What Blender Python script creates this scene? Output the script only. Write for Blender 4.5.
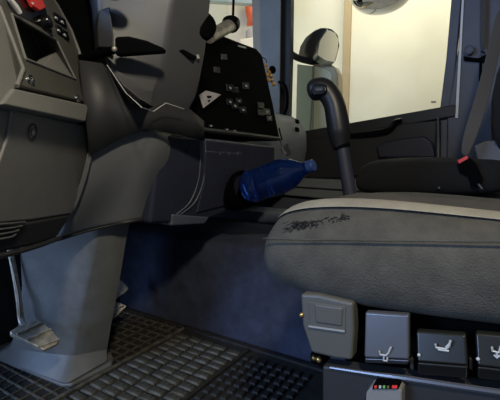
import bpy, bmesh, math, random
from mathutils import Vector as V, Matrix
random.seed(7)
for o in list(bpy.data.objects): bpy.data.objects.remove(o)
SC = bpy.context.scene
COL = SC.collection

# ------------------------------------------------------------------ camera
# X = towards the rear of the cab, Y = towards the passenger side, Z = up; cab floor is z = 0
ZC, YAW, PITCH, F = 0.70, math.radians(32), math.radians(7.1), 400.0
CAM = V((0, 0, ZC))
cd = bpy.data.cameras.new('camera'); cam = bpy.data.objects.new('camera', cd); COL.objects.link(cam)
cam.location = CAM; cam.rotation_euler = (math.pi/2 - PITCH, 0, YAW)
cd.sensor_width = 36; cd.lens = 36*F/500; cd.clip_start = .01
SC.camera = cam

# ------------------------------------------------------------------ light
SC.view_settings.view_transform = 'Standard'; SC.view_settings.look = 'None'
SC.view_settings.gamma = 1; SC.view_settings.use_curve_mapping = False
SC.view_settings.exposure = 0.0
w = bpy.data.worlds.new('world'); SC.world = w; w.use_nodes = True
bg = w.node_tree.nodes['Background']; bg.inputs[0].default_value = (.68, .82, 1, 1); bg.inputs[1].default_value = .22
def area(name, loc, target, size, power, col):
    l = bpy.data.lights.new(name, 'AREA'); l.energy = power; l.color = col; l.shape = 'RECTANGLE'; l.size = size[0]; l.size_y = size[1]
    o = bpy.data.objects.new(name, l); COL.objects.link(o); o.location = loc
    o.rotation_euler = (V(target) - V(loc)).to_track_quat('-Z', 'Y').to_euler(); return o
area('warm_door_light', (.22, -.12, 1.55), (-.75, .62, .3), (.12, .12), 15, (1, .90, .70))  # warm light just outside the open door, its source unseen
area('cool_daylight', (-2.1, -2.6, 1.5), (-.7, 1.1, .3), (1.6, 1.4), 125, (.38, .57, 1))  # cool daylight coming in from the driver side, source unseen
area('hall_lamp_passenger_side', (-1.2, 4.2, 3.6), (-1.6, 5.4, 1.2), (2.5, .5), 84, (1, .92, .77))
area('wall_fill_light', (4, 4.0, 3.6), (4.5, 5.4, 1.2), (2.5, .5), 110, (1, .95, .84))  # added light, brightens the wall reflected in the wide-angle mirror
area('hall_lamp_front', (-4.2, 1.5, 3.4), (-6, 2, 1.4), (2.0, .6), 120, (1, .93, .8))

# ------------------------------------------------------------------ pixel helpers: where a view ray meets a plane of the cab
FW = V((-math.sin(YAW)*math.cos(PITCH), math.cos(YAW)*math.cos(PITCH), -math.sin(PITCH)))
RT = V((math.cos(YAW), math.sin(YAW), 0)); UP = RT.cross(FW)
def ray(px, py): return FW + RT*((px-250)/F) + UP*((200-py)/F)
def PX(px, py, x): d = ray(px, py); return CAM + d*(x/d.x)
def PY(px, py, y): d = ray(px, py); return CAM + d*(y/d.y)
def PZ(px, py, z=0): d = ray(px, py); return CAM + d*((z-ZC)/d.z)
def PD(px, py, t): return CAM + ray(px, py)*t
class Plane:
    def __init__(s, p, n):
        s.p = V(p); s.n = V(n).normalized()
        if s.n.dot(CAM - s.p) < 0: s.n = -s.n
    def __call__(s, px, py, lift=0):
        d = ray(px, py); t = (s.p + s.n*lift - CAM).dot(s.n)/d.dot(s.n); return CAM + d*t
    @staticmethod
    def three(a, b, c): return Plane(a, (b-a).cross(c-a))

# ------------------------------------------------------------------ materials
MATS = {}
def mat(name, col, rough=.5, metal=0, bump=0, scale=300, var=0, vscale=8, spec=.5, trans=0, coat=0, ior=1.45, emit=None, dark=None):
    m = bpy.data.materials.new(name); m.use_nodes = True; MATS[name] = m
    nt = m.node_tree; b = nt.nodes['Principled BSDF']; c = (*col, 1)
    b.inputs['Base Color'].default_value = c; b.inputs['Roughness'].default_value = rough; b.inputs['Metallic'].default_value = metal
    b.inputs['Specular IOR Level'].default_value = spec; b.inputs['Transmission Weight'].default_value = trans
    b.inputs['Coat Weight'].default_value = coat; b.inputs['IOR'].default_value = ior
    tc = nt.nodes.new('ShaderNodeTexCoord')
    if emit: b.inputs['Emission Color'].default_value = (*col, 1); b.inputs['Emission Strength'].default_value = emit
    if bump:
        n = nt.nodes.new('ShaderNodeTexNoise'); n.inputs['Scale'].default_value = scale; n.inputs['Detail'].default_value = 3
        nt.links.new(tc.outputs['Object'], n.inputs['Vector'])
        bp = nt.nodes.new('ShaderNodeBump'); bp.inputs['Strength'].default_value = bump; bp.inputs['Distance'].default_value = .002
        nt.links.new(n.outputs['Fac'], bp.inputs['Height']); nt.links.new(bp.outputs['Normal'], b.inputs['Normal'])
    if var:
        n = nt.nodes.new('ShaderNodeTexNoise'); n.inputs['Scale'].default_value = vscale; n.inputs['Detail'].default_value = 5; n.inputs['Roughness'].default_value = .65
        nt.links.new(tc.outputs['Object'], n.inputs['Vector'])
        r = nt.nodes.new('ShaderNodeValToRGB'); d = dark or tuple(x*(1-var) for x in col); h = tuple(min(1, x*(1+var*.6)) for x in col)
        r.color_ramp.elements[0].color = (*d, 1); r.color_ramp.elements[0].position = .35
        r.color_ramp.elements[1].color = (*h, 1); r.color_ramp.elements[1].position = .68
        nt.links.new(n.outputs['Fac'], r.inputs['Fac']); nt.links.new(r.outputs['Color'], b.inputs['Base Color'])
    return m
mat('grey_plastic', (.2, .197, .185), .38, bump=.25, scale=900, var=.12, vscale=5)
mat('face_plastic', (.085, .083, .07), .45, bump=.2, scale=900, var=.1)
mat('cover_plastic', (.15, .155, .16), .42, bump=.25, scale=700, var=.12, vscale=6)
mat('pedestal_plastic', (.13, .132, .126), .5, bump=.3, scale=500, var=.22, vscale=9)
mat('shroud_plastic', (.082, .083, .086), .4, bump=.2, scale=800, var=.1)
mat('block_plastic', (.085, .083, .072), .4, bump=.25, scale=900)
mat('dark_plastic', (.022, .022, .024), .5, bump=.2, scale=700)
mat('boot_plastic', (.026, .026, .028), .5, bump=.2, scale=700)
mat('grip_black', (.012, .012, .013), .42)
mat('black_plastic', (.0025, .0025, .003), .7, spec=.03)
mat('gloss_black', (.004, .004, .0045), .2, spec=.35)
mat('console_blue', (.03, .033, .055), .5, bump=.2, scale=600, var=.15)
mat('card_grey', (.10, .11, .14), .55, bump=.2, scale=500, var=.12)
mat('pillar_grey', (.2, .215, .225), .55, bump=.15, scale=400, var=.1)
mat('carpet', (.034, .04, .068), .9, bump=.6, scale=160, var=.35, vscale=14)
mat('floor_dark', (.02, .02, .022), .9, bump=.4, scale=120)
mat('rubber', (.018, .0175, .016), .75, bump=.5, scale=250, var=.4, vscale=30)
mat('rubber_worn', (.085, .078, .06), .75, bump=.6, scale=200, var=.75, vscale=26)
mat('fabric', (.065, .06, .048), .95, bump=.9, scale=420, var=.28, vscale=22)
mat('fabric_lit', (.25, .228, .175), .95, bump=.7, scale=420, var=.15, vscale=20)  # paler copy of fabric for the lit seat roll
mat('fabric_dark', (.010, .010, .011), .95, bump=.7, scale=300)
mat('seat_brown', (.075, .065, .055), .95, bump=.6, scale=300, var=.2)
mat('chrome', (.8, .8, .8), .12, 1)
mat('steel', (.5, .47, .4), .4, .55, bump=.4, scale=80, var=.4, vscale=40)
mat('brass', (.6, .42, .16), .3, .9)
mat('paint_white', (.75, .75, .72), .5)
mat('icon_grey', (.45, .46, .45), .5)
mat('paper', (.4, .38, .4), .7, var=.2, vscale=40)
mat('red', (.75, .05, .04), .35)
mat('orange', (.85, .16, .06), .5)
mat('green', (.15, .4, .12), .5)
mat('amber', (.55, .3, .08), .35)
mat('silver_sheen', (.115, .12, .135), .26, .5)
mat('olive_paddle', (.013, .013, .011), .28)
mat('belt', (.075, .068, .06), .8, bump=.8, scale=260)
mat('mirror', (.9, .9, .9), .03, 1)
mat('dim_mirror', (.55, .53, .5), .14, 1)  # mirror tint darkened to grey down what it reflects
mat('beige_paint', (.55, .42, .26), .4)
mat('teal_grey', (.36, .44, .42), .25)
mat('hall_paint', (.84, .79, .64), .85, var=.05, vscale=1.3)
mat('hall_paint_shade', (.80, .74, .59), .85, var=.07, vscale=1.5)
mat('hall_brown', (.45, .34, .2), .7)
mat('concrete', (.3, .29, .27), .8, var=.2, vscale=2)
mat('bottle_blue', (.02, .08, .42), .06, trans=.85, ior=1.25, coat=.6)
mat('water_cap', (.03, .07, .25), .35)
# thin clear glazing: mostly lets light straight through, with a faint reflection
g = bpy.data.materials.new('glazing'); g.use_nodes = True; MATS['glazing'] = g
nt = g.node_tree; nt.nodes.remove(nt.nodes['Principled BSDF'])
tr = nt.nodes.new('ShaderNodeBsdfTransparent'); tr.inputs[0].default_value = (.93, .96, .94, 1)
gl = nt.nodes.new('ShaderNodeBsdfGlossy'); gl.inputs['Roughness'].default_value = .02
mx = nt.nodes.new('ShaderNodeMixShader'); mx.inputs[0].default_value = .001
nt.links.new(tr.outputs[0], mx.inputs[1]); nt.links.new(gl.outputs[0], mx.inputs[2]); nt.links.new(mx.outputs[0], nt.nodes['Material Output'].inputs[0])

# ------------------------------------------------------------------ mesh helpers
def thing(name, label, cat, loc=(0, 0, 0), group=None, kind=None):
    o = bpy.data.objects.new(name, None); COL.objects.link(o); o.location = loc; o.empty_display_size = .05
    return tag(o, label, cat, group, kind)
def tag(o, label, cat=None, group=None, kind=None):
    o['label'] = label
    if cat: o['category'] = cat
    if group: o['group'] = group
    if kind: o['kind'] = kind
    return o
def root_loc(o): return o.location + (root_loc(o.parent) if o.parent else V((0, 0, 0)))
def link(name, me, m, parent=None, bevel=0, sub=0, solid=0, seg=2):
    if m: me.materials.append(MATS[m])
    # put the origin at the middle of the mesh so that each piece has its own place
    lo = V((0, 0, 0))
    n = len(me.vertices)
    for v in me.vertices: lo += v.co
    lo /= max(n, 1)
    for v in me.vertices: v.co -= lo
    o = bpy.data.objects.new(name, me); COL.objects.link(o)
    o.location = lo
    if parent: o.parent = parent; o.location = lo - root_loc(parent)
    for p in me.polygons: p.use_smooth = True
    if solid:
        s = o.modifiers.new('s', 'SOLIDIFY'); s.thickness = solid; s.offset = -1
    if bevel:
        b = o.modifiers.new('b', 'BEVEL'); b.width = bevel; b.segments = seg; b.limit_method = 'ANGLE'; b.angle_limit = .5; b.harden_normals = True
    elif not sub:
        me.set_sharp_from_angle(angle=math.radians(35))
    if sub:
        s = o.modifiers.new('u', 'SUBSURF'); s.levels = s.render_levels = sub
    return o
def make(name, verts, faces, m, parent=None, **k):
    me = bpy.data.meshes.new(name); me.from_pydata([tuple(v) for v in verts], [], faces)
    bm = bmesh.new(); bm.from_mesh(me); bmesh.ops.remove_doubles(bm, verts=bm.verts, dist=1e-6)
    bmesh.ops.recalc_face_normals(bm, faces=bm.faces); bm.to_mesh(me); bm.free()
    return link(name, me, m, parent, **k)
def slab(name, pts, vec, m, parent=None, bevel=.003, **k):
    vec = V(vec); n = len(pts); vs = [V(p) for p in pts] + [V(p)+vec for p in pts]
    fs = [tuple(range(n)), tuple(range(2*n-1, n-1, -1))] + [(i, (i+1) % n, n+(i+1) % n, n+i) for i in range(n)]
    return make(name, vs, fs, m, parent, bevel=bevel, **k)
def box(name, a, b, m, parent=None, bevel=.004, **k):
    (x0, y0, z0), (x1, y1, z1) = a, b
    return slab(name, [(x0, y0, z0), (x1, y0, z0), (x1, y1, z0), (x0, y1, z0)], (0, 0, z1-z0), m, parent, bevel=bevel, **k)
def loft(name, rings, m, parent=None, cap=True, **k):
    n = len(rings[0]); vs = [V(p) for r in rings for p in r]; fs = []
    for i in range(len(rings)-1):
        for j in range(n): fs.append((i*n+j, i*n+(j+1) % n, (i+1)*n+(j+1) % n, (i+1)*n+j))
    if cap: fs.append(tuple(range(n))); fs.append(tuple(range((len(rings)-1)*n, len(rings)*n)))
    return make(name, vs, fs, m, parent, **k)
def patch(name, rows, m, parent=None, thick=.01, sub=2):
    n = len(rows[0]); vs = [V(p) for r in rows for p in r]; fs = []
    for i in range(len(rows)-1):
        for j in range(n-1): fs.append((i*n+j, i*n+j+1, (i+1)*n+j+1, (i+1)*n+j))
    me = bpy.data.meshes.new(name); me.from_pydata([tuple(v) for v in vs], [], fs)
    # face the camera side, thickness grows away from it
    c = sum(vs, V((0, 0, 0)))/len(vs)
    if sum(((p.normal.dot(CAM-c)) for p in me.polygons)) < 0: me.flip_normals()
    return link(name, me, m, parent, solid=thick, sub=sub)
def rounded(q, k=.2, n=5):
    out = []
    for i in range(len(q)):
        a, b, c = V(q[i-1]), V(q[i]), V(q[(i+1) % len(q)])
        p0, p2 = b+(a-b)*k, b+(c-b)*k
        for j in range(n):
            t = j/(n-1); out.append(p0*(1-t)**2 + b*2*t*(1-t) + p2*t*t)
    return out
def smooth_path(pts, k=5):
    pts = [V(p) for p in pts]
    if len(pts) < 3: return pts
    out = []
    P = [pts[0]*2-pts[1]] + pts + [pts[-1]*2-pts[-2]]
    for i in range(1, len(P)-2):
        a, b, c, d = P[i-1:i+3]
        for j in range(k):
            t = j/k
            out.append(.5*((2*b)+(c-a)*t+(2*a-5*b+4*c-d)*t*t+(3*b-a-3*c+d)*t**3))
    return out + [pts[-1]]
def frame(d):
    d = d.normalized(); a = V((0, 0, 1)) if abs(d.z) < .9 else V((1, 0, 0))
    u = d.cross(a).normalized(); return u, d.cross(u)
def tube(name, pts, r, m, parent=None, seg=10, smooth=True, flat=1):
    pts = smooth_path(pts) if smooth else [V(p) for p in pts]
    n = len(pts); rings = []
    rr = r if isinstance(r, (list, tuple)) else [r]*2
    u = None
    for i, p in enumerate(pts):
        d = (pts[min(i+1, n-1)] - pts[max(i-1, 0)]).normalized()
        if u is None: u, v = frame(d)
        else:
            u = (u - d*u.dot(d)).normalized(); v = d.cross(u)
        t = i/(n-1)*(len(rr)-1); k = min(int(t), len(rr)-2); rad = rr[k] + (rr[k+1]-rr[k])*(t-k)
        rings.append([p + (u*math.cos(a)+v*math.sin(a)*flat)*rad for a in [2*math.pi*j/seg for j in range(seg)]])
    return loft(name, rings, m, parent)
def lathe(name, p0, axis, prof, m, parent=None, seg=20, sx=1, **k):
    axis = V(axis).normalized(); u, v = frame(axis); p0 = V(p0)
    rings = [[p0 + axis*t + (u*math.cos(a)*sx + v*math.sin(a))*max(r, 1e-4) for a in [2*math.pi*j/seg for j in range(seg)]] for t, r in prof]
    return loft(name, rings, m, parent, **k)
def ball(name, c, r, m, parent=None, seg=12, squash=(1, 1, 1)):
    bm = bmesh.new(); bmesh.ops.create_uvsphere(bm, u_segments=seg, v_segments=seg//2+2, radius=r)
    for v in bm.verts: v.co = V((v.co.x*squash[0], v.co.y*squash[1], v.co.z*squash[2])) + V(c)
    me = bpy.data.meshes.new(name); bm.to_mesh(me); bm.free(); return link(name, me, m, parent)
def rrect(pl, cx, cy, hw, hh, shx=0, shy=0):
    """corner pixels of a slightly skewed rectangle on a plane of the cab"""
    return [pl(cx-hw-shx*hh, cy-hh-shy*hw), pl(cx+hw-shx*hh, cy-hh+shy*hw), pl(cx+hw+shx*hh, cy+hh+shy*hw), pl(cx-hw+shx*hh, cy+hh-shy*hw)]

# ================================================================== THE SETTING
def struct(o, label, cat=None): return tag(o, label, None, None, 'structure')
S = struct(box('floor', (-1.5, .1, -.06), (.8, 2.36, -.012), 'floor_dark', bevel=0), 'dark cab floor below the rubber mat')
# hall outside
struct(box('floor', (-7, -4, -1.4), (4, 6.4, -1.3), 'concrete', bevel=0), 'grey concrete workshop floor outside the cab')
wx = PY(347, 60, 5.6).x
wl = struct(box('wall_hall_far', (-7, 5.75, -1.3), (wx+.1, 5.95, 4.2), 'hall_paint', bevel=0), 'pale cream workshop wall beyond the passenger window')
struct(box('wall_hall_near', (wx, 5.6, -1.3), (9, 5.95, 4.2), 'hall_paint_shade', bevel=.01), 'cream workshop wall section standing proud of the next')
struct(box('trim_1', (wx-.05, 5.55, -1.3), (wx+.05, 5.8, 4.2), 'hall_brown', bevel=.01), 'brown vertical edge strip on the cream workshop wall')
struct(box('wall_hall_front', (-7, -4, -1.3), (-6.8, 5.75, 4.2), 'hall_paint', bevel=0), 'cream workshop wall seen through the windscreen')

# cab shell
struct(box('wall_front', (-1.52, .1, -.012), (-1.46, 2.36, 1.0), 'dark_plastic', bevel=0), 'dark front bulkhead of the footwell')
struct(box('ceiling', (-1.5, .1, 1.98), (.8, 2.36, 2.02), 'card_grey', bevel=0), 'grey cab roof lining above the frame')
struct(box('wall_rear', (.78, .1, -.012), (.82, 2.36, 2.0), 'card_grey', bevel=0), 'grey cab rear wall behind the seats')

struct(box('wall_driver_header', (-1.5, .08, 1.70), (.8, .13, 2.0), 'card_grey', bevel=0), 'unseen grey header panel above the open driver door')  # out of view, added to stop light entering above the door
struct(box('wall_passenger_header', (-1.5, 2.28, 1.86), (.8, 2.36, 2.0), 'card_grey', bevel=0), 'unseen grey header panel above the passenger window')  # unseen, added to limit light at the passenger window top
struct(box('wall_windscreen_header', (-1.56, .1, 1.72), (-1.46, 2.36, 2.0), 'card_grey', bevel=0), 'unseen grey header panel above the windscreen')  # unseen, added to limit light at the windscreen top
# windscreen
ws = struct(box('window_2', (-1.58, .15, .98), (-1.572, 2.25, 1.98), 'glazing', bevel=0), 'clear windscreen above the dashboard')

# passenger side: door, window, pillars
YD = 2.30
x0, x1 = -1.17, -.20
def sill(x): return .80 + (x+1.15)*.135
dr = thing('door_1', 'dark passenger door with grey lower card and rising window ledge', None, (-.7, YD, 0), kind='structure')
slab('door_card', [(-1.48, YD, -.01), (-.17, YD, -.01), (-.17, YD, sill(-.17)-.02), (-1.48, YD, sill(-1.48)-.02)], (0, .06, 0), 'card_grey', dr, .004)
slab('window_ledge', [(-1.30, YD-.03, sill(-1.3)-.075), (-.20, YD-.03, sill(-.2)-.06), (-.20, YD-.03, sill(-.2)), (-1.30, YD-.03, sill(-1.3))], (0, .09, 0), 'dark_plastic', dr, .008)
pd = Plane((0, YD-.04, 0), (0, 1, 0))
slab('upper_trim', [pd(300, 140), pd(352, 133), pd(400, 124), pd(440, 120), pd(440, 160), pd(345, 178), pd(300, 178)], (0, .05, 0), 'dark_plastic', dr, .006)
pe = Plane((0, YD-.075, 0), (0, 1, 0))
tube('pull_handle', [pe(351, 135), pe(372, 133), pe(388, 130), pe(396, 122), pe(402, 120)], [.012, .015, .015, .011], 'gloss_black', dr, 8)
slab('armrest', [pe(376, 146), pe(388, 141), pe(412, 137), pe(424, 136), pe(432, 142), pe(436, 158), pe(378, 158)], (0, .06, 0), 'console_blue', dr, .012)
slab('door_pocket', [(-1.28, YD-.05, .42), (-.5, YD-.05, .40), (-.5, YD-.05, .53), (-1.28, YD-.05, .53)], (0, .06, 0), 'pillar_grey', dr, .01)
slab('seam_strip', [(-1.28, YD-.055, .47), (-.5, YD-.055, .462), (-.5, YD-.055, .472), (-1.28, YD-.055, .48)], (0, .06, 0), 'dark_plastic', dr, .001)
# window glass with frame
wn = thing('window_1', 'passenger side window with dark seal, cream wall beyond', None, (-.7, YD, .8), kind='structure')
slab('pane', [(-1.16, YD+.02, sill(-1.16)-.04), (-.21, YD+.02, sill(-.21)-.04), (-.21, YD+.02, 1.9), (-1.16, YD+.02, 1.9)], (0, .005, 0), 'glazing', wn, 0)
pw = Plane((0, YD-.01, 0), (0, 1, 0))
slab('front_seal', [pw(280, -20), pw(291, -20), pw(290, 60), pw(288, 133), pw(276, 133), pw(278, 60)], (0, .05, 0), 'dark_plastic', wn, .004)
slab('rear_seal', [pw(453, -20), pw(463, -20), pw(455, 70), pw(450, 116), pw(439, 116), pw(446, 60)], (0, .05, 0), 'card_grey', wn, .006)
slab('etched_mark', [(PY(431, 101, YD+.017)), PY(436, 101, YD+.017), PY(436, 103, YD+.017), PY(431, 103, YD+.017)], (0, .002, 0), 'beige_paint', wn, 0)
# A pillar
ap = struct(slab('trim_2', [PY(259, -20, 2.24), PY(282, -20, 2.24), PY(281, 60, 2.24), PY(280, 135, 2.24), PY(262, 135, 2.24), PY(261, 60, 2.24)], (-.12, .1, 0), 'pillar_grey', bevel=.012), 'blue-grey front pillar trim beside the passenger window')
tube('grab_handle', [PY(279, 82, 2.2), PY(284, 84, 2.17), PY(287, 92, 2.16), PY(287, 106, 2.17), PY(284, 116, 2.2)], .009, 'black_plastic', ap, 8)
# B pillar
bp = struct(slab('trim_3', [PY(462, -20, 2.28), PY(540, -20, 2.28), PY(540, 200, 2.28), PY(446, 200, 2.28), PY(447, 112, 2.28), PY(458, 50, 2.28)], (0, .1, 0), 'card_grey', bevel=.01), 'blue-grey rear door pillar behind the passenger seat')
slab('edge_strip', [PY(463, -20, 2.27), PY(465, -20, 2.27), PY(458, 118, 2.27), PY(455, 118, 2.27)], (0, .03, 0), 'paint_white', bp, .001)

# engine tunnel
tn = thing('engine_tunnel', 'blue-grey carpeted engine tunnel between the driver footwell and passenger side', 'engine cover', (-.6, 1.5, 0))
TY, TH = 1.18, .36
prof = [(TY-.01, -.01), (TY, .1), (TY+.01, TH-.06), (TY+.03, TH-.015), (TY+.07, TH), (1.8, TH), (1.84, TH-.04), (1.86, -.01)]
loft('carpet_cover', [[(x, y, z) for y, z in prof] for x in (-1.44, -1.2, -.9, -.6, -.3, .2)], 'carpet', tn, bevel=.01)
slab('top_ledge', [(-1.40, 1.62, TH-.005), (-.45, 1.62, TH-.005), (-.45, 1.62, TH+.05), (-1.40, 1.62, TH+.05)], (0, .16, 0), 'card_grey', tn, .012)

# ================================================================== FLOOR MAT
mt = thing('floor_mat', 'worn black ribbed rubber mat on the driver footwell floor', 'floor mat', (-.9, .85, 0))
XB, XC = PZ(120, 365).x, PZ(214, 378).x
Y0, Y1 = .34, TY-.03
box('mat_sheet', (-1.44, Y0, -.010), (-.30, Y1, .001), 'rubber', mt, .002)
box('divider_ridge', (XB-.006, Y0, 0), (XB+.008, Y1, .010), 'rubber_worn', mt, .003)
box('border', (-1.44, Y1-.02, 0), (-.30, Y1, .010), 'rubber', mt, .003)
y = Y0+.02
while y < Y1-.03:
    box('long_rib', (-1.43, y, 0), (XB-.01, y+.005, .006), 'rubber_worn', mt, 0); y += .036
x = XB-.045
while x > -1.43:
    box('cross_rib', (x, Y0+.01, 0), (x+.005, Y1-.02, .005), 'rubber_worn', mt, 0); x -= .045
def cell_field(name, xa, xb, ya, yb, nx, gap, dy, h, m, jit):
    dx = (xb-xa)/nx; base = None; n = 0
    me = None
    ny = int((yb-ya)/dy)
    for i in range(nx):
        off = (i % 2)*dy*.5
        for j in range(ny):
            if me is None:
                a, b = (dx-gap)/2, (dy-gap)/2; c = min(a, b)*.28
                top = [(-a+c, -b+c, h), (a-c, -b+c, h), (a-c, b-c, h), (-a+c, b-c, h)]; bot = [(-a, -b, 0), (a, -b, 0), (a, b, 0), (-a, b, 0)]
                me = bpy.data.meshes.new(name); me.from_pydata(bot+top, [], [(4, 5, 6, 7), (0, 1, 5, 4), (1, 2, 6, 5), (2, 3, 7, 6), (3, 0, 4, 7)]); me.materials.append(MATS[m])
            o = bpy.data.objects.new(name, me); COL.objects.link(o); o.parent = mt
            o.location = V((xa+dx*(i+.5)+random.uniform(-jit, jit), ya+dy*(j+.5)+off*0+random.uniform(-jit, jit), .001+random.uniform(-1, 0)*jit*.5)) - mt.location
            o.rotation_euler = (random.uniform(-jit, jit)*8, random.uniform(-jit, jit)*8, random.uniform(-jit, jit)*20)
cell_field('tread_block', XB+.012, XC-.008, Y0+.25, Y1-.03, 5, .006, .034, .007, 'rubber_worn', .0032)
cell_field('tread_bar', XC+.01, -.45, Y0+.25, Y1-.03, 8, .010, .036, .007, 'rubber', .0008)
box('inner_ridge', (XC-.006, Y0, 0), (XC+.006, Y1, .008), 'rubber', mt, .002)

# ================================================================== DASHBOARD (black body behind everything)
db = thing('dashboard', 'black main dashboard body with blue-grey rounded passenger end', 'dashboard', (-1.2, 1.2, .6))
loft('binnacle', [[(-1.44, y, .55), (-1.0, y, .55), (-.95, y, .8), (-.97, y, 1.30), (-1.05, y, 1.40), (-1.40, y, 1.36)] for y in (.30, .66, 1.02)], 'black_plastic', db, bevel=.02)
loft('passenger_section', [[(-1.44, y, .50), (-1.02, y, .52), (-.98, y, .70), (-.985, y, .80), (-1.02, y, .87), (-1.08, y, .90), (-1.42, y, .98)] for y in (1.0, 1.5, 2.1, 2.19, 2.22)], 'pillar_grey', db, bevel=.02)
for k in range(2):
    slab('vent_slot', [PX(296.5, 119+k*8, -.978), PX(299, 120+k*8, -.978), PX(299.5, 124+k*8, -.978), PX(297, 123+k*8, -.978)], (-.01, 0, 0), 'black_plastic', db, 0)

# ================================================================== CENTRE CONSOLE
pc = Plane((-.83, 1.0, .9), (1, 0, .12))
cc = thing('centre_console', 'black upright control console facing the driver, full of small switches', 'console', (-.95, 1.3, .5))
slab('control_panel', [pc(192, 141), pc(281, 141), pc(274, 105), pc(263, 55), pc(257, 48), pc(236, 40), pc(219, 33), pc(205, 36), pc(194, 60)], (-.26, 0, 0), 'black_plastic', cc, .012)
for px, py, s in [(229, 88, 2.3), (234.5, 90, 2.0), (245, 86, 2.2), (229, 102, 2.2), (234, 106, 2.2), (238, 101, 1.6), (242, 110, 2.2), (260, 105.5, 2.0), (260, 112.5, 2.0), (266, 112, 2.2), (268.5, 118.5, 1.5), (216, 70, 2), (223, 57, 2)]:
    b_ = slab('push_button', rrect(pc, px, py, s+1.2, s+1, .1, .1), (.005, 0, 0), 'gloss_black', cc, .001)
    if s != 2: slab('symbol', [p + V((.0055, 0, 0)) for p in rrect(pc, px, py, s*.42, s*.42, .3, .2)], (.0008, 0, 0), 'icon_grey', b_, 0)
slab('badge', [pc(238, 45, .001), pc(246, 47, .001), pc(246, 48.6, .001), pc(238, 46.6, .001)], (.001, 0, 0), 'icon_grey', cc, 0)
tube('ledge_rail', [pc(176, 126, .02), pc(205, 130, .02), pc(240, 134, .02), pc(280, 139, .02)], .008, 'dark_plastic', cc, 8)
for px, py in [(187, 121), (208, 126), (224, 129.5), (232, 131)]:
    slab('ledge_switch', rrect(pc, px, py, 2.2, 1.3, .1, .1), (.012, 0, 0), 'gloss_black', cc, .001)
    slab('switch_mark', [p + V((.013, 0, 0)) for p in rrect(pc, px, py, .9, .5, .1, .1)], (.001, 0, 0), 'icon_grey', cc, 0)
# paper card
pcd = Plane((-.80, 1.0, .85), (1, -.15, .25))
card = thing('paper_card', 'small white paper card with dark blotches tucked in front of the console', 'paper', pcd(208, 98))
slab('sheet', [pcd(199.5, 95), pcd(206, 90.5), pcd(221, 94.5), pcd(203.5, 108)], (-.002, 0, 0), 'paper', card, 0)
slab('dark_print', [pcd(206.5, 96, .0012), pcd(211, 95.5, .0012), pcd(212, 97.5, .0012), pcd(208, 98.5, .0012)], (-.0008, 0, 0), 'black_plastic', card, 0)
slab('dark_print', [pcd(207.5, 100.5, .0012), pcd(211, 99.5, .0012), pcd(209, 102.5, .0012)], (-.0008, 0, 0), 'black_plastic', card, 0)

# lower console with storage door, curved trim and bottle holder
pl = Plane((-.80, 1.0, .6), (1, 0, -.22))
lc = thing('lower_console', 'dark blue-grey lower console with flat storage door and curved seam', 'console', (-.9, 1.2, .37))
slab('body', [pl(160, 134), pl(200, 137), pl(276, 146), pl(275, 168), pl(268, 196), pl(240, 207), pl(210, 219), pl(180, 223), pl(150, 224)], (-.20, 0, 0), 'console_blue', lc, .012)
dv = slab('storage_door', [pl(206, 151, .006), pl(243, 153, .006), pl(241, 196, .006), pl(228, 205, .006), pl(197, 213, .006), pl(204, 185, .006)], (-.01, 0, 0), 'console_blue', lc, .004)
for k in range(3): slab('hinge_mark', rrect(pl, 218+k*9, 153.5, .5, 1.6), (.008, 0, 0), 'card_grey', dv, 0)
for d in (0, 5): tube('curved_seam', [pl(200+d, 140, .002), pl(200.5+d, 160, .003), pl(198+d, 182, .003), pl(190+d, 202, .003), pl(176+d*.8, 215, .002)], .0022, 'card_grey', lc, 6)
lathe('screw_plug', pl(187, 151), pl.n, [(0, .008), (.003, .008), (.004, .005)], 'dark_plastic', lc, 12)
hp = pl(254, 181)
ha = (PD(313, 166, 1.24) - PD(248, 188, 1.40)).normalized()
lathe('bottle_holder', PD(248, 188, 1.40) - ha*.03, ha, [(-.05, .0), (-.05, .066), (.02, .068), (.022, .064), (-.04, .061), (-.04, 0)], 'black_plastic', lc, 24, cap=False)
slab('underside_lip', [pl(172, 214, .004), pl(210, 217, .004), pl(205, 224, .004), pl(172, 226, .004)], (-.05, 0, 0), 'card_grey', lc, .006)

# bottle
bt = thing('water_bottle', 'blue translucent plastic water bottle lying slantwise in the console holder', 'bottle', PD(248, 188, 1.40))
b0, b1 = PD(247, 188, 1.40), PD(314, 165, 1.24); L = (b1-b0).length; ax = b1-b0
R = .057
lathe('bottle_body', b0, ax, [(0, .02), (.004, R*.85), (.018, R), (L*.22, R), (L*.25, R*.90), (L*.28, R*.92), (L*.30, R), (L*.42, R*1.01), (L*.55, R), (L*.66, R*.9), (L*.76, R*.68), (L*.84, R*.42), (L*.89, R*.30), (L*.93, R*.28)], 'bottle_blue', bt, 28)
lathe('neck_ring', b0, ax, [(L*.885, R*.31), (L*.89, R*.38), (L*.905, R*.38), (L*.91, R*.31)], 'bottle_blue', bt, 20)
lathe('cap', b0, ax, [(L*.915, R*.30), (L*.92, R*.34), (L*.99, R*.34), (L, R*.30)], 'water_cap', bt, 20)

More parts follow.
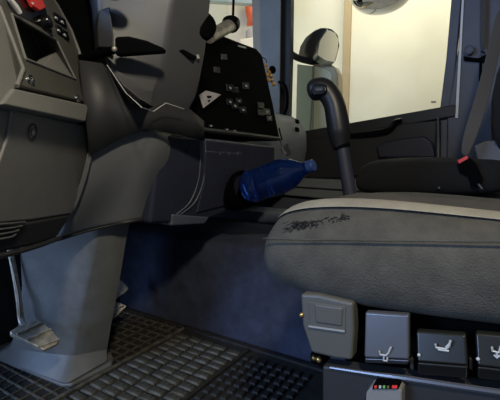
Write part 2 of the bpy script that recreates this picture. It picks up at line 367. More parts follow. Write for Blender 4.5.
# ================================================================== DRIVER SWITCH PANEL
A, B = PY(18, 86, .35), PY(88, 104, .60)
fp = Plane.three(A, B, A + V((-.30, .02, 1)))
sp = thing('switch_panel', 'grey outboard dash panel with storage slot, red switch and two screws', 'switch panel', A)
outer = [fp(-3, -2), fp(50, -6), fp(88, 103), fp(17, 86)]
inner = [fp(11, 14), fp(56, 40), fp(75, 79), fp(25, 59)]
dvec = V((-1, -.25, -.05)).normalized()*.10
ivec = V((-.75, -.12, .28)).normalized()*.075
back = [p+dvec*2.6 for p in outer]; inb = [p+ivec for p in inner]
vs = outer+inner+inb+back
fs = [(i, (i+1) % 4, 4+(i+1) % 4, 4+i) for i in range(4)] + [(4+i, 4+(i+1) % 4, 8+(i+1) % 4, 8+i) for i in range(4)] + [(8, 9, 10, 11)] + [(i, 12+i, 12+(i+1) % 4, (i+1) % 4) for i in range(4)] + [(12, 15, 14, 13)]
make('face_housing', vs, fs, 'face_plastic', sp, bevel=.004, seg=3)
slab('right_flank', [fp(49, -6, -.0005), fp(57, 5, -.0005), fp(71, 30, -.0005), fp(79, 51, -.0005), fp(86, 80, -.0005), fp(89, 103, -.0005), fp(70, 60, -.0005)], dvec*.8, 'face_plastic', sp, .004)
slab('slot_lit_wedge', [fp(43, 66, -.006), fp(61, 46, -.022), fp(74, 78, -.003)], dvec*.3, 'grey_plastic', sp, .001)  # lit corner of the slot, put in as a pale grey wedge
# raised rim lines round the slot
for a, b in zip(inner, inner[1:]+inner[:1]):
    tube('slot_rim', [a+fp.n*.001, b+fp.n*.001], .0022, 'grey_plastic', sp, 6, smooth=False)
tube('edge_bead', [fp(17, 86, .001), fp(23, 69, .001), fp(10, 34, .001), fp(-1, 6, .001)], .0035, 'grey_plastic', sp, 8, smooth=False)
tube('edge_bead', [fp(89, 103, .0), fp(86, 80, .0), fp(79, 51, .0), fp(71, 30, 0), fp(57, 5, 0), fp(49, -6, .0)], .0035, 'grey_plastic', sp, 8, smooth=False)
# end cover facing the door
slab('end_cover', [fp(-2, 6), fp(10, 34), fp(23, 69), fp(17, 86), fp(12, 104), fp(-25, 102), fp(-60, 40), fp(-40, -20)], (-.20, .06, 0), 'grey_plastic', sp, .006)
# lower band
bpn = Plane.three(A, B, A + V((.05, 0, 1)))
slab('lower_band', [fp(14, 88, .006), fp(89, 105, .006), fp(86, 122, .006), fp(50, 114.5, .006), fp(1, 104.5, .006)], dvec*1.4, 'grey_plastic', sp, .004)
for px, py in [(30, 80), (77, 98.5)]:
    s_ = lathe('screw', fp(px, py), fp.n, [(0, .0085), (.003, .0085), (.0045, .007), (.003, .0055), (.002, .003), (.002, .0)], 'chrome', sp, 14)
    tube('drive_slot', [fp(px-1.4, py+1.2, .0025), fp(px+1.4, py-1.2, .0025)], .0012, 'black_plastic', s_, 6, smooth=False)
# black insert with red switch, dial and white lever
slab('switch_insert', [fp(5, -3, .001), fp(42, -4, .001), fp(53, 33, .001), fp(13, 12, .001)], dvec*.02, 'gloss_black', sp, .002)
rs = slab('red_switch', [fp(24, -3, .002), fp(37, -2, .002), fp(41, 9, .002), fp(35, 12, .002), fp(30, 8, .002)], fp.n*.010, 'red', sp, .002)
slab('symbol', [fp(30, 2, .0125), fp(34, 3, .0125), fp(33, 5, .0125)], fp.n*.0005, 'paint_white', rs, 0)
lathe('dial_knob', fp(42, 23), fp.n, [(0, .014), (.012, .013), (.016, .011), (.017, 0)], 'gloss_black', sp, 18)
slab('dial_mark', [fp(38, 20, .002), fp(42, 18.5, .002), fp(42, 20, .002), fp(38, 21.5, .002)], fp.n*.002, 'icon_grey', sp, 0)
tube('white_lever', [fp(9, -2, .008), fp(16, 7, .008), fp(20, 13, .008)], [.004, .005, .004], 'paint_white', sp, 8)
# four small buttons
for px, py in [(56, 18), (62, 22), (58.5, 30.5), (64.5, 35)]:
    b_ = slab('small_button', rrect(fp, px, py, 2.8, 4.2, .25, .6), fp.n*.004, 'gloss_black', sp, .001)
    ball('button_symbol', fp(px-.2, py-.2, .0045), .0028, 'icon_grey', b_, 8, (1, 1, .9))
    slab('symbol_bar', rrect(lambda a, c: fp(a, c, .0045), px+.9, py+.6, .5, 1.2, .2, .4), fp.n*.0006, 'icon_grey', b_, 0)

# ================================================================== KNEE PANEL
kp = Plane.three(PY(12, 107, .335), PY(86, 125, .60), PY(12, 107, .335) + V((-.24, 0, -1)))
kn = thing('knee_panel', 'plain olive-grey knee panel with a round screw hole below the switch panel', 'trim panel', PY(40, 230, .5))
slab('panel_face', [kp(12, 108), kp(85, 125), kp(89, 140), kp(90, 152), kp(84, 180), kp(72, 214), kp(30, 221), kp(-20, 226), kp(-2, 165), kp(8, 135)], V((-.14, -.02, 0)), 'grey_plastic', kn, .005)
slab('side_return', [kp(13, 108, -.004), kp(9, 135, -.004), kp(-2, 165, -.004), kp(-40, 222, -.004), kp(-70, 150, -.004), kp(-40, 100, -.004)], V((-.16, .05, 0)), 'cover_plastic', kn, .005)
lathe('screw_recess', kp(32, 132), kp.n, [(.0015, .015), (.0015, .0125), (-.0005, .012), (.0005, 0)], 'dark_plastic', kn, 18, cap=False)
lathe('screw', kp(33, 132.5), kp.n, [(.0005, .006), (.002, .0055), (.002, 0)], 'steel', kn, 10)
lip = slab('lower_lip', [kp(-25, 222, .002), kp(30, 221, .002), kp(72, 214, .002), kp(57, 238, .002), kp(36, 246, .002), kp(-25, 258, .002)], V((-.10, 0, 0)), 'dark_plastic', kn, .008)
tube('lip_bead', [kp(-25, 259, .003), kp(0, 256, .003), kp(36, 246.5, .003), kp(60, 238, .003)], .005, 'dark_plastic', kn, 8)
for k in range(4):
    tube('vent_slat', [kp(-6, 225+k*5.2, .005), kp(12, 223.5+k*4.4, .005), kp(25-k*3.2, 222+k*4, .005)], .0022, 'shroud_plastic', lip, 6, smooth=False)

# ================================================================== COLUMN COVER (fairing) AND PEDESTAL
cv = thing('column_cover', 'smooth blue-grey moulded cover under the steering column', 'trim panel', PY(120, 225, .7))
Yc = [.585, .61, .66, .71, .74, .80, .91, 1.04]
R0 = [(88, 150), (100, 145), (121, 135), (140, 127.5), (150, 126.5), (163, 129), (178, 131), (203, 136)]
R1 = [(87, 158), (99, 153), (121, 144), (141, 136), (153, 134), (168, 138), (184, 141), (205, 145)]
R2 = [(82, 180), (94, 178), (114, 172), (135, 166), (149, 163), (164, 164), (181, 168), (202, 172)]
R3 = [(73, 205), (86, 202), (103, 199), (123, 194), (138, 191), (153, 190), (171, 194), (192, 197)]
R4 = [(62, 234), (72, 230.5), (90, 226), (112, 221), (129, 218), (146, 215), (160, 214), (178, 214)]
R5 = [(58, 239), (68, 236), (88, 230), (110, 225), (128, 221.5), (146, 218.5), (160, 217), (177, 217)]
patch('cover_shell', [[PY(a, b, y) for (a, b), y in zip(r, Yc)] for r in (R0, R1, R2, R3, R4, R5)], 'cover_plastic', cv, .012, 2)
tube('rim_bead', [PY(a, b, y+.004) for (a, b), y in zip(R5, Yc)], .006, 'dark_plastic', cv, 8)
tube('joint_bead', [PY(90.5, 150, .585), PY(89.5, 160, .585), PY(84.5, 180, .585), PY(75.5, 205, .585), PY(66, 222, .585)], .0035, 'cover_plastic', cv, 8)

pdst = thing('steering_pedestal', 'scuffed grey pedestal carrying the steering column down to the mat', 'pedestal', PZ(68, 385))
def ring(L_, N_, F_):
    # L_: outboard rear edge, N_: ridge nearest the camera, F_: inboard edge; the rear face is closed behind
    bk = (L_+F_)/2*2 - N_; bk = V((min(L_.x, F_.x)-.07, bk.y, N_.z))
    return rounded([L_, N_, F_, bk], .08)
rg = []
for l, n, f, z in [((14, 225), (97, 215), (134, 210), None), ((20, 262), (95, 245), (128, 240), None), ((22, 300), (85, 290), (121, 285), None), ((17, 330), (76, 332), (113, 325), None), ((8, 345), (72, 356), (109, 345), None)]:
    nn = PY(*n, .70); ff = PY(*f, .79); ll = PY(*l, .62)
    ff.z = ll.z = nn.z
    rg.append(ring(ll, nn, ff))
cb = [PZ(-8, 356, .02), PZ(66, 384, .02), PZ(110, 359, .02)]
rg.append(ring(*cb))
loft('pedestal_body', rg, 'pedestal_plastic', pdst)
fl = [PZ(-25, 352, 0), PZ(40, 379, 0), PZ(62, 388, 0), PZ(72, 388, 0), PZ(112, 368, 0), PZ(114, 361, 0), PZ(104, 346, 0), PZ(40, 320, 0)]
slab('base_flange', fl, (0, 0, .014), 'pedestal_plastic', pdst, .006, seg=3)
lathe('flange_screw', PZ(104, 359, .014), (0, 0, 1), [(0, .007), (.003, .006), (.004, 0)], 'dark_plastic', pdst, 12)

# ================================================================== PEDALS
bk = thing('brake_pedal', 'worn metal foot pedal with three ribs beside the steering pedestal', 'pedal', PY(37, 335, .58))
pp = Plane(PY(37, 335, .575), (.55, -.12, .72))
q = [pp(10, 331), pp(18, 326), pp(34, 320), pp(44, 323), pp(54, 332), pp(60, 340), pp(57, 344), pp(44, 350), pp(36, 346), pp(22, 339), pp(11, 334)]
pad = slab('pedal_pad', q, -pp.n*.014, 'steel', bk, .003)
for a, b in [((17, 334), (41, 322.5)), ((27, 340), (51, 329)), ((38, 347), (59, 339))]:
    tube('grip_rib', [pp(*a, .002), pp(*b, .002)], .0035, 'steel', pad, 8, smooth=False)
tube('pedal_arm', [pp(32, 334, -.012), PY(22, 322, .60), PY(19, 300, .60), PY(14, 270, .60), PY(8, 240, .60)], [.006, .009, .008, .008], 'steel', bk, 8, flat=.6)
tube('return_rod', [PY(20, 318, .56), PY(19, 300, .56), PY(15, 278, .56), PY(10, 258, .56)], .0032, 'chrome', bk, 6)

ac = thing('accelerator_pedal', 'worn accelerator pedal peeking out behind the pedestal', 'pedal', PZ(118, 310))
pa = Plane(PY(118, 295, 1.0), (.75, -.4, .55))
slab('pedal_pad', [pa(108, 300), pa(114, 277), pa(123, 281), pa(129, 288), pa(126, 292), pa(115, 300)], -pa.n*.012, 'steel', ac, .003)
slab('heel_plate', [pa(106, 312), pa(110, 301), pa(119, 302), pa(127, 306), pa(117, 316), pa(106, 321)], -pa.n*.012, 'steel', ac, .003)
tube('grip_rib', [pa(109, 312, .002), pa(124, 306, .002)], .003, 'chrome', ac, 6, smooth=False)
tube('pedal_hinge', [PZ(104, 320, .02), PZ(116, 318, .02)], .009, 'dark_plastic', ac, 8, smooth=False)

# ================================================================== STEERING COLUMN
sc = thing('steering_column', 'grey steering column shroud with black stalk above the moulded cover', 'steering column', PY(150, 125, .75))
lv = [(-45, (88, 178, 214)), (0, (97, 174, 210)), (42, (100, 167, 206)), (72, (108, 163, 201)), (92, (124, 155, 197)), (106, (141, 152, 190))]
rg = []
for py, (a, b, c) in lv:
    A_, B_, C_ = PY(a, py, .62), PY(b, py, .73), PY(c, py+ (4 if py > 80 else 0), .86)
    A_.z = C_.z = B_.z
    D_, E_ = C_+V((-.16, 0, 0)), A_+V((-.10, .06, 0))
    rg.append(rounded([A_, B_, C_, D_, E_], .08))
loft('upper_shroud', rg, 'shroud_plastic', sc)
# lower boot below the shroud
pg = Plane.three(PY(88, 152, .59), PY(145, 127, .70), PY(108, 66, .63))
Yb = [.58, .6206, .657, .70, .77, .84, .90]
tp = [(80, 60), (108, 64), (127, 86), (148, 109), (168, 103), (190, 109), (204, 121)]
bt_ = [(90, 156), (104, 148), (122, 138), (145, 129), (166, 132), (188, 136), (205, 141)]
pg = Plane.three(PY(90, 156, .58), PY(145, 129, .70), PY(108, 64, .625))
def boot_pt(k, px, py): return pg(px, py) if k < 4 else PY(px, py, Yb[k])
patch('lower_boot', [[boot_pt(k, a+(c-a)*t, b+(d-b)*t) for k, ((a, b), (c, d)) in enumerate(zip(tp, bt_))] for t in (0, .5, 1)], 'boot_plastic', sc, .02, 0)
tube('parting_highlight', [PY(107, 65, .612), PY(126, 93, .612), PY(142, 107.5, .612), PY(153, 111.5, .70), PY(166, 103, .73), PY(184, 109, .79)], .0010, 'icon_grey', sc, 6, smooth=False)  # seam with its edge highlight painted in as a pale line
slab('stalk_bracket', [PY(99, 10, .61), PY(110, 6, .62), PY(114, 36, .615), PY(114, 48, .61), PY(98, 47, .60), PY(97, 28, .605)], (-.05, .03, 0), 'boot_plastic', sc, .004)
ps_ = Plane.three(PY(114, 45, .60), PY(164, 50, .675), PY(114, 56, .602))
slab('stalk', [ps_(114, 36), ps_(127, 35.5), ps_(145, 40), ps_(160, 46.5), ps_(164, 50), ps_(160, 52.5), ps_(140, 54), ps_(114, 56)], (-.004, .02, 0), 'black_plastic', sc, .006, seg=3)
tube('stalk_stem', [PY(72, 62, .62), PY(95, 55, .61), PY(114, 50, .60)], [.012, .010, .008], 'black_plastic', sc, 10)
ball('stalk_pivot', PY(114.5, 49, .59), .006, 'steel', sc, 10)
ball('hub_shade', PY(116, -9, .60), .034, 'gloss_black', sc, 16, (1, .6, .5))  # shadow of the wheel hub, put in as a black ball
lathe('ignition_barrel', PY(203, 26, .85), (.75, -.35, .1), [(-.04, .034), (.0, .036), (.012, .033), (.016, .02), (.016, 0)], 'black_plastic', sc, 18)
slab('lever_slot', [PY(178, 51, .77), PY(183, 49.5, .785), PY(197, 57, .83), PY(193, 61, .815)], (.004, -.004, 0), 'black_plastic', sc, .002)
slab('key_slot', [PY(182, 0, .79), PY(188, -4, .805), PY(188, 10, .805), PY(184, 9, .795)], (.005, -.005, 0), 'black_plastic', sc, .002)
tube('key_loop', [PY(186, 9, .79), PY(187.5, 12, .79), PY(185.5, 15, .79)], .0016, 'chrome', sc, 6)
tube('shroud_screw', [PY(197.5, 55, .83), PY(198.5, 59, .83)], .004, 'steel', sc, 8, smooth=False)

# tube-shaped item on top of the console
tb = thing('round_tube', 'grey cylindrical tube with round black end standing above the console', 'tube', PD(222, 36, 1.36))
a, b = PD(209, 37, 1.25), PD(231, 25, 1.38)
tube('barrel', [a, b], [.020, .022], 'steel', tb, 14, smooth=False)
lathe('end_cap', b, (b-a)+V((0, -.12, 0)), [(-.012, .026), (.0, .032), (.012, .032), (.018, .026), (.018, 0)], 'gloss_black', tb, 18)
tube('thin_rod', [PD(233, 18, 1.40), PD(234, -15, 1.40)], .0045, 'black_plastic', tb, 6, smooth=False)
# amber beads hanging by the console edge
bd = thing('bead_charm', 'string of small amber beads hanging at the console edge', 'ornament', PD(268, 80, 1.75))
for px, py in [(266, 65), (267.5, 69), (269.5, 72), (267, 75), (271, 76), (269, 80), (272.5, 80), (274, 84)]:
    ball('bead', PD(px, py, 1.76), .0085+random.uniform(-.002, .002), 'amber' if py != 76 else 'brass', bd, 10)
tube('string', [PD(259, 56, 1.70), PD(266, 60, 1.76), PD(268, 72, 1.765), PD(273, 86, 1.76)], .0018, 'black_plastic', bd, 6)
lathe('tag', PD(272, 70, 1.8), (1, -.5, 0), [(0, .018), (.006, .018)], 'black_plastic', bd, 12)
ky = thing('key_bunch', 'small dark bunch hanging under the console corner above the bottle', 'keys', PD(284, 150, 1.6))
for k, (px, py) in enumerate([(282, 143), (285, 147), (283, 151), (287, 152)]):
    slab('key', [PD(px-2.5, py-3, 1.6), PD(px+1.5, py-3.5, 1.61), PD(px+2.5, py+3, 1.6), PD(px-1, py+4, 1.6)], (.01, -.004, 0), 'dark_plastic' if k % 2 else 'card_grey', ky, .001)
tube('cord', [PD(279, 128, 1.62), PD(281, 136, 1.61), PD(284, 145, 1.6)], .003, 'black_plastic', ky, 6)

# ================================================================== GEAR LEVER
gv = thing('gear_lever', 'black gear lever with bent grip standing beside the driver seat', 'gear lever', PY(350, 206, 1.12))
G = lambda px, py, y=1.12: PY(px, py, y)
tube('shaft', [G(352, 206), G(346, 170), G(341, 140)], [.020, .019, .018], 'console_blue', gv, 14)
tube('grip', [G(341, 147), G(339, 132), G(337, 118), G(334, 104), G(328, 93), G(321, 89, 1.115), G(313, 90, 1.11), G(310.5, 90.5, 1.11)], [.024, .033, .032, .030, .031, .033, .031, .022], 'grip_black', gv, 16)
tube('collar', [G(342, 148), G(341, 144)], .0245, 'black_plastic', gv, 14, smooth=False)
pgv = Plane(G(317, 89, 1.078), (.1, -1, .15))
b_ = slab('button_bezel', [pgv(311.5, 86.5), pgv(314, 84), pgv(323, 83.5), pgv(325.5, 85.5), pgv(326, 91), pgv(323.5, 94), pgv(314, 95), pgv(311.5, 92.5)], (0, .02, 0), 'gloss_black', gv, .003)
slab('shift_button', [pgv(314.5, 87, .003), pgv(323, 86.5, .003), pgv(323, 91, .003), pgv(314.5, 92, .003)], (0, .01, 0), 'dark_plastic', b_, .002)
slab('button_mark', [pgv(317, 89.2, .004), pgv(321.5, 88.8, .004), pgv(321.5, 89.6, .004), pgv(317, 90.0, .004)], (0, .002, 0), 'card_grey', b_, 0)
lathe('boot', G(352, 218), (0, 0, 1), [(-.14, .06), (-.05, .05), (0, .035), (.03, .022)], 'black_plastic', gv, 16)

# ================================================================== DRIVER SEAT
ds = thing('driver_seat', 'worn grey fabric driver seat cushion with side controls below', 'seat', (.05, .78, 0))
YS = .52
# side profile of the cushion: station x -> bottom, side bulge, seam, roll top, crest, middle
st = [(-.337, .512, .526, .541, .556, .563, .560), (-.331, .494, .519, .552, .572, .580, .574), (-.308, .480, .518, .560, .592, .603, .594), (-.25, .470, .522, .568, .610, .622, .606),
      (-.15, .470, .526, .580, .618, .629, .602), (-.04, .478, .532, .592, .615, .623, .598), (.06, .488, .540, .602, .612, .618, .597), (.20, .49, .545, .602, .612, .618, .60)]
rings = []
for i, (x, zb, zs, zm, zt, zc, zmid) in enumerate(st):
    e = [.085, .045, .02, .005, 0, 0, 0, 0][i]     # plan rounding at the nose
    nn, ff = YS+e, 1.04-e
    rings.append([(x, nn+.05, zb), (x, nn+.012, zb+.012), (x, nn, zs), (x, nn+.006, zm), (x, nn+.045, zt), (x, nn+.085, zc), (x, nn+.14, zmid+.003), (x, .78, zmid-.01), (x, ff-.14, zmid+.003), (x, ff-.085, zc-.018), (x, ff-.045, zt-.018), (x, ff-.006, zm), (x, ff, zs), (x, ff-.012, zb+.012), (x, ff-.05, zb)])
cu = loft('cushion', rings, 'fabric', ds, sub=2)
tube('seam_piping', [(r[3][0], r[3][1]+.0005, r[3][2]) for i, r in enumerate(rings) if i], .0016, 'fabric', cu, 6)
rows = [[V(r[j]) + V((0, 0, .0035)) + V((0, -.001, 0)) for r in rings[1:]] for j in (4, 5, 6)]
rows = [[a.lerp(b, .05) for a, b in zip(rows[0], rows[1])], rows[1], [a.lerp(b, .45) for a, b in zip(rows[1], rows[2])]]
patch('crest_highlight', rows, 'fabric_lit', cu, .003, 2)  # light on the top roll painted in as paler fabric
rows = [[V(r[j]) + V((0, 0, .003)) for r in rings[2:]] for j in (6, 7, 8)]
patch('seat_centre', [[a.lerp(b, .05) for a, b in zip(rows[0], rows[1])], rows[1], [a.lerp(b, .95) for a, b in zip(rows[1], rows[2])]], 'seat_brown', cu, .003, 2)
for k in range(110):     # frayed threads on the worn roll
    t = random.random()**.8; px = 284+66*t; py = 226-8*t + random.gauss(0, 2.6) + 3*math.sin(t*3.1)
    p = PY(px, py, .548 + max(0, (228-py))*.0009)
    a_ = random.uniform(-.8, .8); d_ = V((.004*math.cos(a_), .0015, .004*math.sin(a_)))
    tube('loose_thread', [p-d_+V((0, .003, 0)), p+V((0, -.0015, 0)), p+d_+V((0, .004, 0))], .0007, 'fabric_dark', cu, 4, smooth=False)
# backrest beyond the frame
br = [[(x0_+.20, y_, z_) for x0_, y_, z_ in [(.0, .58, .6+h), (-.03, .62, .6+h), (.0, .70, .6+h), (.0, .86, .6+h), (-.03, .94, .6+h), (.0, .98, .6+h), (.13, .96, .6+h), (.13, .60, .6+h)]] for h in (0, .1, .3, .5, .62, .66)]
loft('backrest', [[(p[0]+i*.03, p[1], p[2]) for p in r] for i, r in enumerate(br)], 'fabric', ds, sub=1)
# base below the cushion
box('seat_frame', (-.24, YS+.05, .40), (.25, .99, .495), 'black_plastic', ds, .01)
box('suspension_base', (-.20, YS+.09, .0), (.25, .95, .41), 'black_plastic', ds, .01)
ps = Plane((0, YS+.005, 0), (0, 1, 0))
hb = slab('control_block', [ps(300, 294), ps(318, 295), ps(353, 303), ps(354, 330), ps(352, 361), ps(335, 359), ps(311, 353), ps(302, 325)], (0, .025, 0), 'block_plastic', ds, .005, seg=3)
rb_ = slab('recess_rim', [ps(308, 302, .001), ps(346, 307, .001), ps(345.5, 331, .001), ps(310, 327, .001)], (0, .004, 0), 'face_plastic', hb, .001)
slab('release_button', [ps(314, 304, .003), ps(343, 308, .003), ps(342, 327, .003), ps(315, 323, .003)], (0, .008, 0), 'block_plastic', hb, .003)
tube('rim_edge', [ps(309, 326.5, .001), ps(345, 331.5, .001)], .0022, 'grey_plastic', hb, 6, smooth=False)
ball('side_rivet', ps(301.5, 315, .0), .004, 'brass', hb, 8)
bb = slab('bracket', [ps(310, 353, -.02), ps(326, 358, -.02), ps(326, 372, -.02), ps(318, 366, -.02), ps(310, 362, -.02)], (0, .02, 0), 'black_plastic', ds, .002)
ball('bracket_bolt', ps(319, 359.5, -.014), .005, 'brass', bb, 8); ball('bracket_bolt', ps(314, 358, -.014), .004, 'brass', bb, 8)
def paddle(corners, lip_y, m, lipm, name_label):
    (a, b, c, d) = corners
    f = lambda t, u: V(u[0]).lerp(V(u[1]), t)
    pb = slab('control_paddle', [ps(*a, .0), ps(*b, .0), ps(*c, .012), ps(*d, .012)], (0, .012, 0), m, ds, .003, seg=3)
    pb['label'] = name_label
    e = lip_y
    slab('paddle_lip', [ps(d[0], d[1]+1, .012), ps(c[0], c[1]+1, .012), ps(c[0]-.5, c[1]+e, .002), ps(d[0]+.5, d[1]+e, .002)], (0, .012, 0), lipm, pb, .003)
    return pb
p1 = paddle([(365, 312), (409, 315), (409, 360), (364, 358)], 5, 'silver_sheen', 'silver_sheen', 'paddle with its blue sheen painted silver-grey and a seat tilt symbol')  # blue light on this paddle put into its silver colour
p2 = paddle([(416, 331), (466, 335), (468, 366), (417, 362)], 13, 'olive_paddle', 'olive_paddle', 'black paddle with a reclining seat symbol')
p3 = paddle([(475, 333), (527, 338), (527, 372), (477, 366)], 13, 'olive_paddle', 'olive_paddle', 'black paddle with a seat height symbol')
def icon(parent, strokes, lift, r=.0011):
    for s in strokes: tube('symbol_stroke', [ps(x, y, lift) for x, y in s], r, 'icon_grey', parent, 5, smooth=False)
icon(p1, [[(379.5, 351), (380, 354.5), (386, 355.5), (388.5, 353), (391, 347)], [(384, 356.5), (383.5, 360.5), (387, 361), (387.5, 357.5)]], .013, .0012)
icon(p2, [[(435.5, 344), (436, 347.5), (446, 349), (449, 346.5), (450.5, 340.5)], [(438, 349.5), (449, 351)], [(446, 347.5), (449.5, 344)]], .009, .0014)
icon(p3, [[(492, 347), (492.5, 351), (499, 352.5), (501, 346)], [(494, 355), (497, 358), (500, 355.5)], [(497, 353), (497, 358)]], .010, .0013)
for px, py in [(419, 355), (478, 359)]: ball('pivot_pin', ps(px, py, .011), .0022, 'icon_grey', ds, 8)
for px in (412, 471): slab('spacer', [ps(px-2, 358, -.008), ps(px+2, 359, -.008), ps(px+2, 371, -.008), ps(px-2, 369, -.008)], (0, .02, 0), 'dark_plastic', ds, .001)
slab('lower_skirt', [ps(322, 366), ps(362, 372), ps(420, 380), ps(560, 400), ps(560, 470), ps(322, 440)], (0, .03, 0), 'dark_plastic', ds, .004)
tube('rail_highlight', [ps(330, 367.5, .001), ps(370, 373.5, .001), ps(400, 377.5, .001), ps(450, 385, .001), ps(560, 401, .001)], [.002, .003, .004, .004, .004], 'silver_sheen', ds, 8)  # bright highlight along the lower rail, put in as a silver tube
# coloured release knob in front of the skirt
kb = slab('release_knob', [ps(366, 393, .02), ps(371, 386.5, .02), ps(398, 387, .02), ps(402, 391, .02), ps(402, 420, .02), ps(364, 420, .02)], (0, .03, 0), 'grey_plastic', ds, .004, seg=3)
kb['label'] = 'grey knob with a red, white and green marked top'
slab('marking_strip', [ps(373, 385, .0215), ps(398, 385.3, .0215), ps(399, 389.5, .0215), ps(372, 389.5, .0215)], (0, .02, 0), 'black_plastic', kb, .001)
for px, c in [(375.5, 'red'), (380, 'icon_grey'), (384, 'green'), (388, 'brass'), (394.5, 'red')]:
    slab('coloured_mark', rrect(lambda a, b: ps(a, b, .023), px, 387.2, 1.1 if px < 390 else 2.6, 1.2), (0, .003, 0), c, kb, 0)

# ================================================================== PASSENGER SEAT AND BELT
pq = thing('passenger_seat', 'dark fabric passenger seat beyond the engine tunnel', 'seat', (-.15, 1.85, 0))
prf = [(-.475, .55, .61), (-.465, .53, .645), (-.42, .525, .668), (-.25, .53, .675), (-.10, .54, .672), (.06, .55, .675)]
loft('cushion', [[(x, 1.52, zb+.02), (x, 1.51, (zb+zt)/2), (x, 1.53, zt-.012), (x, 1.58, zt), (x, 1.9, zt), (x, 1.97, zt-.02), (x, 1.98, (zb+zt)/2), (x, 1.95, zb), (x, 1.56, zb)] for x, zb, zt in prf], 'fabric_dark', pq, sub=2)
box('seat_base', (-.36, 1.56, TH), (.06, 1.94, .535), 'console_blue', pq, .02)
pb_ = Plane((0, 1.66, 0), (0, 1, 0))
bkx = [(-.03, .66), (-.045, .80), (-.05, .95), (.02, 1.12), (.10, 1.3)]
loft('backrest', [[(x+.03, 1.53, z), (x, 1.58, z), (x, 1.92, z), (x+.03, 1.97, z), (x+.16, 1.95, z), (x+.16, 1.55, z)] for x, z in bkx], 'fabric_dark', pq, sub=1)
slab('side_shield', [PY(474, 146, 1.60), PY(486, 141, 1.60), PY(505, 140, 1.60), PY(505, 182, 1.60), PY(482, 182, 1.60)], (0, .03, 0), 'card_grey', pq, .006)

sb = thing('seat_belt', 'grey seat belt webbing slanting from pillar to red-buttoned buckle', 'seat belt', PY(462, 160, 1.5))
def strap(name, pts, wpx, m, par, th=.003):
    rows = []
    for (px, py, y, w) in pts:
        rows.append([PY(px-w, py-w*.35, y), PY(px, py, y), PY(px+w, py+w*.35, y)])
    return patch(name, rows, m, par, th, 2)
strap('webbing', [(502, 10, 1.75, 5.5), (495, 45, 1.7, 6), (487, 80, 1.6, 6.5), (477, 115, 1.52, 7), (469, 138, 1.5, 6.5), (464, 156, 1.5, 4)], 0, 'belt', sb)
strap('pillar_webbing', [(484, -15, 2.24, 3), (483.5, 15, 2.24, 3), (483, 50, 2.24, 3)], 0, 'belt', sb)
pk = Plane((0, 1.49, 0), (.1, 1, 0))
bkl = slab('buckle', [pk(458, 164), pk(469, 157), pk(476, 164), pk(483, 180), pk(479, 187), pk(472, 186), pk(468, 176), pk(460, 172)], (0, .02, 0), 'black_plastic', sb, .003)
slab('release_button', [pk(457.5, 160.5, .002), pk(467, 155.5, .002), pk(468.5, 158.5, .002), pk(459, 164, .002)], (0, .015, 0), 'red', bkl, .0015)
tube('buckle_tongue', [pk(478, 184, .004), pk(482, 189, .004)], .004, 'chrome', sb, 6, smooth=False)
tube('cable', [PY(438, 118, 2.2), PY(438.5, 145, 2.1), PY(438, 170, 1.9), PY(439, 188, 1.5)], .004, 'card_grey', sb, 6)
an = thing('belt_anchor', 'black belt guide bracket with chrome bolt on the rear pillar', 'belt anchor', PY(478, 60, 2.24))
pn = Plane((0, 2.25, 0), (0, 1, 0))
slab('bracket', [pn(463, 56), pn(478, 58), pn(486, 54), pn(489, 57), pn(486, 62), pn(464, 60)], (0, .03, 0), 'black_plastic', an, .004)
tube('guide_bar', [pn(481, 60, .01), pn(480.5, 72, .01), pn(480, 81, .01)], .006, 'black_plastic', an, 8)
tube('chrome_pin', [pn(481, 51, .012), pn(485, 53, .012)], .006, 'chrome', an, 8, smooth=False)
lathe('recess_ring', pn(469, 50, .002), (0, -1, 0), [(0, .022), (.004, .020), (.002, .017), (.002, 0)], 'card_grey', an, 18)

# ================================================================== MIRRORS OUTSIDE
YM = 2.62
M_ = lambda px, py, y=YM: PY(px, py, y)
wm = thing('wide_angle_mirror', 'rounded chrome-faced wide-angle mirror head on the door mirror arm', 'mirror', M_(322, 64))
hs = [M_(304.5, 52), M_(306.5, 42), M_(313, 31), M_(322, 26.5), M_(332, 27.5), M_(339, 34), M_(340.5, 45), M_(336, 63), M_(324, 63), M_(307, 58)]
slab('housing', hs, (-.10, .10, .0), 'dark_plastic', wm, .02, seg=3)
gp = Plane(M_(327, 45, YM-.13), (.9, -.36, -.03))
gpts = [(316.5, 55), (319.5, 40), (327, 29), (335, 32), (339, 40), (338, 50), (334.5, 63), (325, 61)]
slab('mirror_glass', [gp(*p) for p in gpts], (-.07, .10, 0), 'dim_mirror', wm, .006)
mm = thing('door_mirror', 'tall main door mirror with beige shell and dark reflection painted on its glass side', 'mirror', M_(318, 130))
slab('shell', [M_(313, 64), M_(326, 63), M_(334, 66), M_(338, 74), M_(338.5, 100), M_(336, 150), M_(311, 150)], (0, .10, 0), 'beige_paint', mm, .012)
slab('wall_reflection', [M_(314.5, 66, YM-.004), M_(324, 69, YM-.004), M_(331, 73, YM-.004), M_(333, 100, YM-.004), M_(332, 150, YM-.004), M_(313, 150, YM-.004)], (0, .004, 0), 'hall_paint_shade', mm, .002)  # wall colour painted on as the mirror's reflection of the hall
slab('glass_side', [M_(297, 64, YM+.02), M_(313, 66, YM-.03), M_(311, 150, YM-.03), M_(295, 150, YM+.02)], (.0, .05, 0), 'teal_grey', mm, .006)  # dark reflection in the glass painted as teal-grey
tube('glass_edge', [M_(313, 66, YM-.035), M_(312, 100, YM-.035), M_(309, 150, YM-.035)], .006, 'pillar_grey', mm, 8, smooth=False)
tube('mirror_arm', [M_(276, 44, 2.35), M_(284, 48, 2.42), M_(296, 57, 2.52), M_(312, 62, YM+.02), M_(324, 64, YM+.03)], [.020, .022, .022, .018], 'dark_plastic', mm, 10)
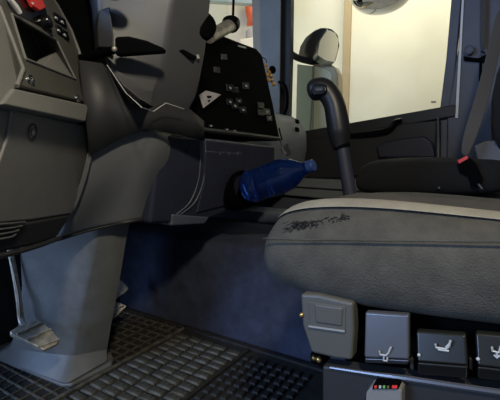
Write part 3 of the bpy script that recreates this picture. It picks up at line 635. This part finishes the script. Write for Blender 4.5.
tube('arm_glint', [M_(288, 52.5, 2.41), M_(294, 56.5, 2.48)], .006, 'silver_sheen', mm, 8, smooth=False)
rm = thing('kerb_mirror', 'bowl-shaped chrome kerb mirror hanging above the passenger window', 'mirror', M_(381, 10, 2.5))
c = M_(381, -6, 2.5)
lathe('mirror_bowl', c+V((0, 0, .10)), (.04, -.10, -1), [(.0, .19), (.05, .195), (.10, .188), (.15, .16), (.185, .11), (.20, .05), (.203, 0)], 'mirror', rm, 32, sx=1, sub=1)
lathe('rim', c+V((0, 0, .10)), (.04, -.10, -1), [(-.06, .17), (-.04, .195), (.02, .201), (.03, .197)], 'dark_plastic', rm, 32)
tube('hanger', [c+V((0, .0, .14)), c+V((0, -.05, .3)), c+V((0, -.12, .42))], .02, 'dark_plastic', rm, 8)

# ================================================================== WORKSHOP THINGS SEEN THROUGH THE WINDSCREEN
Q = lambda px, py, y=5.4: PY(px, py, y)
oc = thing('orange_machine', 'orange pipe-shaped machine standing in the workshop beyond the windscreen', 'machine', Q(252, 30))
tube('orange_column', [Q(250, -14), Q(250.5, 5), Q(252, 16), Q(255, 23)], .085, 'orange', oc, 12)
tube('orange_foot', [Q(249, 24), Q(259, 23.5)], .065, 'orange', oc, 12, smooth=False)
slab('grey_cabinet', [Q(256, -10), Q(263, -10), Q(263, 24), Q(257, 24)], (0, .2, 0), 'card_grey', oc, .02)
f0 = Q(252, 26)
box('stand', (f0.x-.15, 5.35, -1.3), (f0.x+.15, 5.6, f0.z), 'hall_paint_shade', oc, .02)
gd = thing('grey_drum', 'grey rounded drum below the orange machine beyond the windscreen', 'drum', Q(251, 36, 5.0))
d0 = Q(251, 40, 5.0)
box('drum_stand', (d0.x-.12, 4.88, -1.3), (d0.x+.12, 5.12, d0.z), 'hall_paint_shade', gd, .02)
lathe('drum_body', d0, (0, 0, 1), [(0, .06), (.02, .075), (.11, .075), (.14, .05), (.15, .02), (.15, 0)], 'concrete', gd, 18)
bm_ = thing('ceiling_beam', 'dark beam crossing high above the windscreen view', 'beam', Q(235, 2, 4.9))
slab('beam_body', [Q(203, -14, 4.9), Q(285, -14, 4.9), Q(285, 6, 4.9), Q(203, 1, 4.9)], (0, .15, 0), 'teal_grey', bm_, .01)
